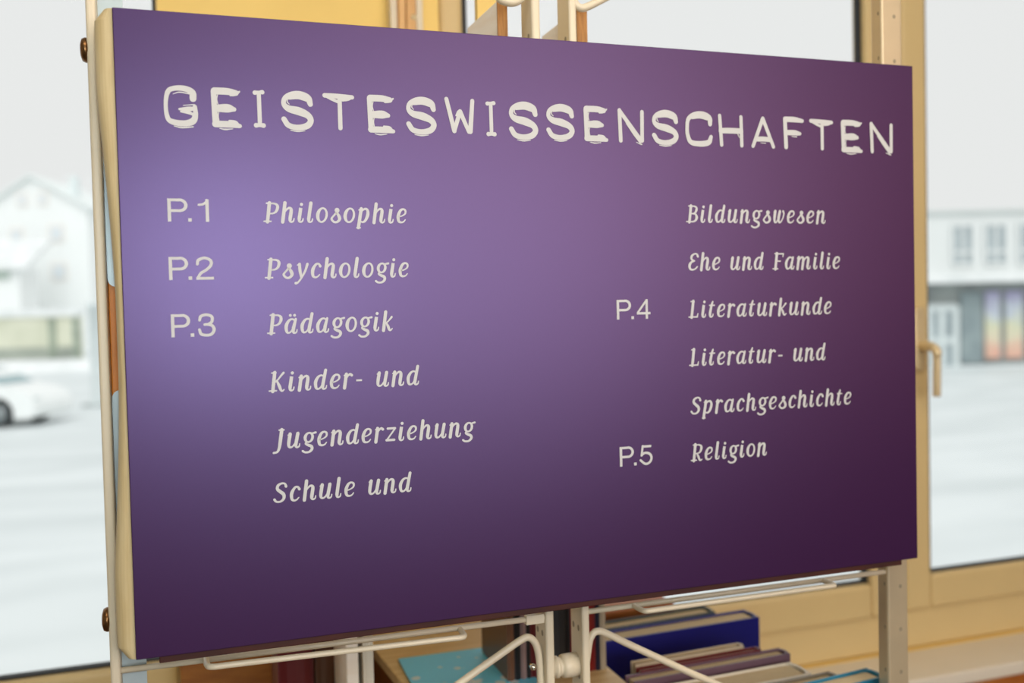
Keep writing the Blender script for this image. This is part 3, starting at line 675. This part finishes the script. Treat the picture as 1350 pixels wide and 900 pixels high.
face_book((783, 848), (1001, 813), ZB, .042, m_navy, 'thick navy blue hardback facing the room behind the wire brace')
def stacked(items, tl, tr):
    """books one behind the other, the first in front, all turned the same way"""
    a = atz(*tl, ZB); b = atz(*tr, ZB); rz = math.atan2(b.y - a.y, b.x - a.x)
    d = Vector((math.cos(rz), math.sin(rz), 0)); nrm = Vector((-d.y, d.x, 0)); back = 0
    for ul, ur, dz, thick, cov, label, kw in items:
        y = a.y + back
        xl_ = at(ul, 890, y).x; xr_ = at(ur, 856, b.y + back).x; w_ = xr_ - xl_
        # middle of the front face on the line through a with direction d, moved back
        xm = (xl_ + xr_) / 2; c = a + d * ((xm - a.x) / d.x) + nrm * (back + thick / 2)
        book('b', c.x - w_ / 2, c.x + w_ / 2, c.y - thick / 2, c.y + thick / 2, CT, ZB + dz, cov, label, GB, rz=rz, **kw)
        back += thick + .0006
stacked([(836, 1042, 0, .026, m_mauve, 'mauve hardback with dark spine in front of the maroon book', {}),
         (846, 1004, .002, .013, m_maroon, 'cream paged book with thin maroon cover behind the mauve hardback', dict(ct=.0018)),
         (840, 981, .006, .014, m_beigec, 'narrow beige paperback right in front of the navy hardback', dict(ct=.0012))], (836, 899), (1042, 861))
face_book((880, 923), (1070, 887), ZB - .006, .046, m_whitec, 'thick cream paged white book between the mauve and the grey book', ct=.0015)
face_book((960, 922), (1106, 891), ZB - .006, .020, m_greyc, 'grey hardback with dark rounded spine left of the teal book')
face_book((1040, 923), (1168, 891), ZB, .034, m_teal, 'teal blue hardback beside the right perforated upright')

GS = 'books standing spine-out on the wooden box'
def spine_book(u0, u1, v, Y, cov, label, top, dep=.12, zb=None):
    a = at(u0, v, Y); b = at(u1, v, Y)
    return book('s', a.x + .0004, b.x - .0004, Y, Y + dep, BT if zb is None else zb, top, cov, label, GS, face=False, ct=.002)
SY = .26
spine_book(668, 678, 850, SY, m_brownc, 'brown spine-out book next to the blue booklet', Z0 - .27)
spine_book(678, 686, 850, SY, m_black, 'thin black spine-out book right of the brown one', Z0 - .275)
spine_book(686, 694, 850, SY, m_mauveg, 'grey mauve spine-out book third from the blue booklet', Z0 - .262)
spine_book(694, 699, 850, SY, cover_mat('charcoal_cover', (34, 30, 30)), 'thin charcoal spine-out book right of the grey mauve one', Z0 - .28)
spine_book(699, 721, 850, SY, m_red, 'dark red spine-out book glimpsed beside the bend of the left brace', Z0 - .40)
spine_book(721, 752, 850, SY, cover_mat('matt_black_cover', (12, 12, 14)), 'wide black book seen in the gap between the two inner uprights', Z0 - .27)
spine_book(752, 785, 850, SY, cover_mat('wine_red_cover', (120, 24, 20)), 'wine red book just right of the right inner upright', Z0 - .385)
spine_book(785, 791, 850, SY, cover_mat('midnight_cover', (18, 18, 44)), 'thin midnight blue book beside the wine red one', Z0 - .38)
spine_book(791, 799, 850, SY, cover_mat('pale_grey_cover', (172, 156, 132)), 'slim pale spine-out book left of the navy hardback', Z0 - .372)

# blue booklet lying on the box
a = atz(525, 868, BT + .004); b = atz(668, 849, BT + .004)
rz = math.atan2(b.y - a.y, b.x - a.x)
bl = empty('booklet', (a.x, a.y, BT), 'sky blue booklet with white pattern lying on the light wooden box', 'booklet', rz=rz)
wl = math.hypot(b.x - a.x, b.y - a.y)
def booklet_mat():
    m = mat('sky_blue_print', (92, 176, 214), .32)
    nt = m.node_tree; bs = nt.nodes['Principled BSDF']
    tc = nt.nodes.new('ShaderNodeTexCoord'); vo = nt.nodes.new('ShaderNodeTexVoronoi'); vo.inputs['Scale'].default_value = 38
    nz = nt.nodes.new('ShaderNodeTexNoise'); nz.inputs['Scale'].default_value = 14
    nt.links.new(tc.outputs['Object'], vo.inputs['Vector']); nt.links.new(tc.outputs['Object'], nz.inputs['Vector'])
    ad = nt.nodes.new('ShaderNodeMath'); ad.operation = 'ADD'
    nt.links.new(vo.outputs['Distance'], ad.inputs[0]); nt.links.new(nz.outputs[0], ad.inputs[1])
    mr = nt.nodes.new('ShaderNodeMapRange'); mr.inputs[1].default_value = .72; mr.inputs[2].default_value = .80; mr.inputs[3].default_value = 1; mr.inputs[4].default_value = 0
    nt.links.new(ad.outputs[0], mr.inputs[0])
    mx = nt.nodes.new('ShaderNodeMix'); mx.data_type = 'RGBA'
    mx.inputs['A'].default_value = (*lin((120, 222, 255)), 1); mx.inputs['B'].default_value = (*lin((222, 236, 238)), 1)
    nt.links.new(mr.outputs[0], mx.inputs['Factor']); nt.links.new(mx.outputs['Result'], bs.inputs['Base Color'])
    return m
MB().box(.001, wl - .001, -.205, -.001, .0006, .0026).build('pages', m_pages, bl)
MB().box(0, wl, -.206, 0, .0027, .0040).build('cover', booklet_mat(), bl)
MB().box(0, wl, -.206, 0, 0, .0005).build('back_cover', m_black, bl)

# items left of the box
a = at(366, 880, .40); b = at(413, 880, .40)
book('r', a.x, b.x, .40, .52, CT, Z0 - .40, m_red, 'thick dark red book standing alone below the left wire rail', None, face=False, ct=.003)
be = at(462, 880, .30)
bk = empty('bookend', (be.x, .34, CT), 'cream metal bookend left of the wooden box', 'bookend')
T = off((be.x, .34, CT))
MB().box(be.x - .008, be.x + .008, .28, .40, CT + .0005, Z0 - .36, T=T).build('upright_plate', m_ply, bk, .002)
MB().box(be.x - .045, be.x - .0082, .28, .40, CT + .0005, CT + .0025, T=T).build('foot_plate', m_ply, bk)
a = at(478, 890, .28); b = at(491, 890, .28)
book('p', a.x, b.x, .27, .39, CT, Z0 - .40, m_whitec, 'slim white book between the bookend and the wooden box', None, face=False, ct=.002)
a = at(418, 885, .44); b = at(446, 885, .44)
book('q', a.x, b.x, .46, .57, CT, Z0 - .42, m_brownc, 'brown book standing between the red book and the bookend', None, face=False, ct=.003)
a = at(784, 815, .49); b = at(900, 800, .49)
MBx = empty('wood_block', (a.x + .05, .50, CT), 'orange brown wooden block behind the dark green hardback', 'block')
T = off((a.x + .05, .50, CT))
MB().box(a.x, b.x - .015, .49, .54, CT, at(840, 801, .49).z, T=T).build('block_body', m_orange_wood, MBx, .003)

# ------------------------------------------------------------------ outside: street, car, houses
GZ = EYE - 2.54
m_street = mat('wet_snowy_street', (222, 228, 229), .55, rgb2=(206, 213, 214), scale=.9, stretch=(.35, 1, 1))
m_snow = mat('snow', (240, 242, 242), .8, rgb2=(224, 228, 228), scale=1.2)
m_facade = mat('white_render', (228, 231, 230), .9, spec=.1, var=.03, scale=1)
m_grey = mat('grey_shopfront', (156, 162, 160), .6, rgb2=(128, 134, 134), scale=1.4)
m_dark = mat('dark_glass', (150, 162, 166), .3, rgb2=(172, 184, 188), scale=2)
m_house = mat('pale_house_render', (246, 248, 247), .9, spec=.1, var=.02, scale=1)
m_cream = mat('cream_wall', (226, 226, 206), .9, rgb2=(206, 208, 186), scale=.5)
struct(MB().box(-90, 140, 1.02, 170, GZ - .3, GZ).build('ground', m_street))
struct(MB().box(XL, XR, .80, 1.0, GZ, -.2).build('wall_plinth', m_white_wall))

# camera-right direction, level: the far facades lie along it
RX = Vector((right.x, right.y, 0)).normalized(); FW = Vector((fwd.x, fwd.y, 0)).normalized()
RZA = math.atan2(RX.y, RX.x)
def place(u, D):                # ground point straight below pixel column u at distance D
    p = atd(u, 450, D); return Vector((p.x, p.y, GZ))
def local_x(u, u0, D): return (u - u0) * D / F
def height(u, v, D): return atd(u, v, D).z - GZ

# shop building on the right
D = 35.0
sb = empty('shop_building', place(1300, D), 'white two-storey building with grey glazed shopfront across the street', 'building', rz=RZA)
X = lambda u: local_x(u, 1300, D); Hh = lambda v: height(1300, v, D)
wl_ = MB(); wl_.box(X(1080), X(1620), 0, 9, Hh(368), Hh(279)); wl_.build('upper_wall', m_facade, sb)
MB().box(X(1078), X(1622), -.35, 9, Hh(372), Hh(361)).build('ledge', m_snow, sb)
MB().box(X(1078), X(1622), -.12, 9.1, Hh(281), Hh(277)).build('roof_edge', mat('roof_flashing', (206, 212, 210), .6, var=.05, scale=2), sb)
MB().box(X(1080), X(1620), .5, 9, 0, Hh(372)).build('shop_wall', m_grey, sb)
MB().box(X(1080), X(1620), .0, .5, 0, .12).build('shop_step', m_street, sb)
for a, b in ((1257, 1283), (1300, 1327), (1344, 1371), (1388, 1414)):
    fr = MB(); fr.box(X(a) - .05, X(b) + .05, -.04, .05, Hh(349), Hh(295)); fo = fr.build('window', m_dark, sb)
    mu = MB()
    for q in (a, (a + b) / 2, b): mu.box(X(q) - .055, X(q) + .055, -.08, -.04, Hh(349), Hh(295))
    for vv in (296, 332, 348): mu.box(X(a), X(b), -.079, -.041, Hh(vv) - .05, Hh(vv) + .05)
    mu.build('muntins', m_facade, fo)
en = MB(); en.box(X(1230), X(1266), .38, .5, 0, Hh(402)); eo = en.build('entrance_door', m_dark, sb)
ef = MB()
for q in (1230, 1247, 1266): ef.box(X(q) - .12, X(q) + .12, .3, .38, 0, Hh(402))
for vv in (404, 448): ef.box(X(1230), X(1266), .301, .379, Hh(vv) - .13, Hh(vv) + .13)
ef.build('door_frame', mat('light_door_frame', (214, 222, 222), .5, var=.04, scale=3), eo)
MB().box(X(1274), X(1302), .42, .5, .2, Hh(384)).build('shop_window', mat('shop_glass', (150, 164, 166), .15, rgb2=(128, 142, 146), scale=1.2), sb)
def poster_mat(seed):
    m = bpy.data.materials.new('poster_print'); m.use_nodes = True; nt = m.node_tree; b = nt.nodes['Principled BSDF']; b.inputs['Roughness'].default_value = .4
    tc = nt.nodes.new('ShaderNodeTexCoord'); sp = nt.nodes.new('ShaderNodeSeparateXYZ'); nz = nt.nodes.new('ShaderNodeTexNoise'); nz.inputs['Scale'].default_value = 1.6 + seed * .3
    nt.links.new(tc.outputs['Generated'], sp.inputs[0]); nt.links.new(tc.outputs['Object'], nz.inputs['Vector'])
    m1 = nt.nodes.new('ShaderNodeMath'); m1.operation = 'MULTIPLY_ADD'; m1.inputs[1].default_value = .5; m1.inputs[2].default_value = -.25
    nt.links.new(nz.outputs[0], m1.inputs[0])
    ad = nt.nodes.new('ShaderNodeMath'); ad.operation = 'ADD'; nt.links.new(sp.outputs[2], ad.inputs[0]); nt.links.new(m1.outputs[0], ad.inputs[1])
    cr = nt.nodes.new('ShaderNodeValToRGB'); e = cr.color_ramp.elements
    e[0].position = .05; e[0].color = (*lin((226, 176, 156)), 1); e[1].position = .95; e[1].color = (*lin((168, 164, 196)), 1)  # print tones washed out, white haze mixed into the colours
    for p, c in ((.3, (222, 210, 184)), (.5, (212, 214, 184)), (.7, (196, 204, 214))):
        q = e.new(p); q.color = (*lin(c), 1)
    nt.links.new(ad.outputs[0], cr.inputs[0]); nt.links.new(cr.outputs[0], b.inputs['Base Color']); return m
for k_, (a, b) in enumerate(((1307, 1326), (1334, 1356), (1364, 1384))):
    MB().box(X(a), X(b), .40, .5, .35, Hh(384)).build('poster_panel', poster_mat(k_), sb)

# distant house on the left, low annex in front of it, cream wall
D = 85.0  # walls, roof, panes and chimney bleached: overexposure put into their colours
hs = empty('gabled_house', place(50, D), 'pale gabled house with the glare put into its colours, beyond the street on the left', 'house', rz=RZA)
X = lambda u: local_x(u, 50, D); Hh = lambda v: height(50, v, D)
wl_ = MB(); wl_.prism([(X(-22), 0), (X(122), 0), (X(122), Hh(275)), (X(50), Hh(234)), (X(-22), Hh(279))], 1, 0, 9); wl_.build('wall', m_house, hs)
rf = MB()
for sgn, ue, ve in ((-1, -30, 284), (1, 130, 280)):
    rf.prism([(X(50), Hh(234)), (X(50), Hh(231)), (X(ue), Hh(ve - 3)), (X(ue), Hh(ve))], 1, -.5, 9.5)
rf.build('roof', mat('snowy_roof', (236, 240, 239), .8, rgb2=(230, 236, 235), scale=1), hs)
for (a, b, c, d) in ((33, 42, 258, 270), (59, 68, 257, 269), (73, 88, 300, 317), (74, 90, 350, 368), (22, 34, 303, 318)):
    w_ = MB().box(X(a) - .2, X(b) + .2, -.10, .1, Hh(d) - .2, Hh(c) + .2).build('window_frame', mat('pale_wood_frame', (242, 236, 230), .7, var=.03, scale=2), hs)
    MB().box(X(a), X(b), -.14, -.10, Hh(d), Hh(c)).build('window_pane', mat('pale_pane', (228, 234, 238), .5, var=.04, scale=2), w_)
MB().box(X(86), X(95), 2, 2.7, Hh(256), Hh(230)).build('chimney', mat('grey_chimney', (226, 234, 234), .8, var=.05, scale=3), hs)
D = 78.0
an = empty('low_annex', place(10, D), 'low white annex with snowy lean-to roof before the gabled house', 'house', rz=RZA)
X = lambda u: local_x(u, 10, D); Hh = lambda v: height(10, v, D)
MB().box(X(-60), X(29), 0, 3, 0, Hh(352)).build('wall', m_house, an)
MB().prism([(-.6, Hh(356)), (-.6, Hh(350)), (3.5, Hh(311)), (3.5, Hh(317))], 0, X(-62), X(46)).build('roof', m_snow, an)
MB().box(X(-8), X(16), -.2, -.02, Hh(368), Hh(345)).build('window_pane', mat('murky_pane', (196, 208, 200), .4, rgb2=(160, 176, 162), scale=1.0), an)
D = 62.0
gw = empty('garden_wall', place(40, D), 'long cream garden wall with snow cap behind the white car', 'wall', rz=RZA)
X = lambda u: local_x(u, 40, D); Hh = lambda v: height(40, v, D)
MB().box(X(-120), X(106), 0, .4, 0, Hh(418)).build('wall_face', m_cream, gw)
MB().box(X(-121), X(107), -.15, .55, Hh(418), Hh(408)).build('snow_cap', m_snow, gw)
MB().box(X(-120), X(106), -.05, 0, 0, Hh(458)).build('wall_base', mat('grey_plinth', (176, 182, 170), .9, rgb2=(150, 156, 146), scale=.7), gw)
for q in (70, 101): MB().box(X(q) - .22, X(q) + .22, -.12, 0, 0, Hh(420)).build('pilaster', mat('mossy_pilaster', (168, 178, 160), .9, rgb2=(140, 150, 136), scale=1), gw)
D = 50.0
sk = MB(); prof = [(-1.6, 0), (-1.2, .34), (-.5, .52), (.4, .56), (1.1, .40), (1.7, 0)]
p0 = place(40, D)
bank = empty('snow_bank', p0, 'long low bank of ploughed snow along the far kerb', 'snow bank', rz=RZA)
sk.prism(prof, 0, local_x(-150, 40, D), local_x(140, 40, D)); sk.build('snow_mound', m_snow, bank)
D = 28.5
pp = place(127, D)
po = empty('street_pillar', pp, 'pale grey round pillar on the pavement close to the left upright', 'pillar')
MB().lathe([(.30, 0), (.30, .10), (.20, .14), (.195, 2.9), (.24, 2.94), (.24, 3.05), (.1, 3.12)], (0, 0, 0), 'z', 24).build('shaft', mat('pale_concrete', (208, 216, 216), .8, var=.06, scale=4), po)
MB().box(-.45, .45, -.3, .3, 0, .05).build('base_slab', mat('grey_slab', (150, 158, 156), .8, var=.1, scale=4), po, .01)

# white car, nose to the right
D = 25.0
cp = atz(27, 558.5, GZ)         # where the front wheel meets the road
car = empty('car', cp, 'white car driving past on the wet street at the left edge', 'car', rz=RZA - .10)
m_carp = mat('white_car_paint', (240, 243, 242), .25, spec=.5, var=.02, scale=2); m_tyre = mat('tyre', (50, 54, 56), .8, var=.2, scale=12); m_rim2 = mat('alloy_rim', (150, 156, 158), .35, metal=.7, var=.1, scale=10)
m_cglass = mat('car_glass', (150, 176, 180), .1, var=.1, scale=3)
# side outline, origin at the front wheel, x forward
side = [(-3.45, .32), (-3.50, .62), (-3.38, .92), (-3.05, 1.02), (-2.75, 1.18), (-2.1, 1.46), (-1.5, 1.53), (-.85, 1.45), (-.25, 1.15), (.05, 1.00), (.45, .93), (.75, .80), (.92, .58), (.94, .36), (.86, .24), (.42, .22)]
arch = [(.42 * math.cos(math.radians(a)), .33 + .42 * math.sin(math.radians(a))) for a in range(-10, 191, 20)]
arch2 = [(-2.65 + x, z) for x, z in arch]
outl = catmull([Vector((x, z, 0)) for x, z in side], 3)
outl = [(p.x, p.y) for p in outl] + [a for a in arch] + [(-2.2, .2)] + [a for a in arch2] + [(-3.1, .24)]
bd = MB(); n = len(outl); vs = []; fs = []
prof_y = [-.86, -.80, .80, .86]
def sec(y):
    out = []
    for x, z in outl:
        t = max(0, (z - .95) / .6); yy = y * (1 - .22 * t)
        if abs(y) > .83: x2 = x * .985 - .01; z2 = z * .985 + .005
        else: x2, z2 = x, z
        out.append((x2, yy, z2))
    return out
for y in prof_y: vs += sec(y)
for s_i in range(3):
    fs += [(s_i * n + i, s_i * n + (i + 1) % n, (s_i + 1) * n + (i + 1) % n, (s_i + 1) * n + i) for i in range(n)]
fs += [tuple(range(n)), tuple(range(4 * n - 1, 3 * n - 1, -1))]
bd.add(vs, fs, sm=False); bdo = bd.build('body', m_carp, car)
for side_y in (-1, 1):
    g = MB()
    for poly in ([(-.95, 1.06), (-.42, 1.06), (-.98, 1.36), (-1.25, 1.40), (-1.25, 1.06)], [(-1.33, 1.06), (-1.33, 1.41), (-1.75, 1.42), (-2.2, 1.36), (-2.65, 1.08)]):
        g.add([(x, side_y * (.862 * (1 - .22 * max(0, (z - .95) / .6)) + .004), z) for x, z in poly], [tuple(range(len(poly)))])
    gm = g.build('side_window', m_cglass, car)
ws = MB(); ws.add([(-.02 , -.72, 1.035), (-.02, .72, 1.035), (-.78, .62, 1.43), (-.78, -.62, 1.43)], [(0, 1, 2, 3)]); ws.build('windscreen', m_cglass, car)
for wx in (0, -2.65):
    for wy in (-.76, .76):
        w_ = MB(); s_ = 1 if wy > 0 else -1
        w_.lathe([(.20, -.10), (.30, -.10), (.325, -.07), (.325, .07), (.30, .10), (.20, .10)], (wx, wy, .325), 'y', 28); wo = w_.build('wheel', m_tyre, car)
        r_ = MB(); r_.lathe([(.05, -.02), (.20, -.01), (.205, .01), (.05, .02)], (wx, wy + s_ * .09, .325), 'y', 20)
        for q in range(5):
            a = q * 2 * math.pi / 5; r_.box(-.02, .02, -.03, .03, .03, .2, T=Matrix.Translation((wx, wy + s_ * .09, .325)) @ Matrix.Rotation(a, 4, 'Y'))
        r_.build('rim', m_rim2, wo)
MB().box(.70, .87, -.78, -.5, .58, .70).build('headlamp', m_cglass, car, .02)
MB().box(-.45, -.30, -1.02, -.84, 1.0, 1.12).build('mirror', m_carp, car, .03)
bpy.context.view_layer.update()
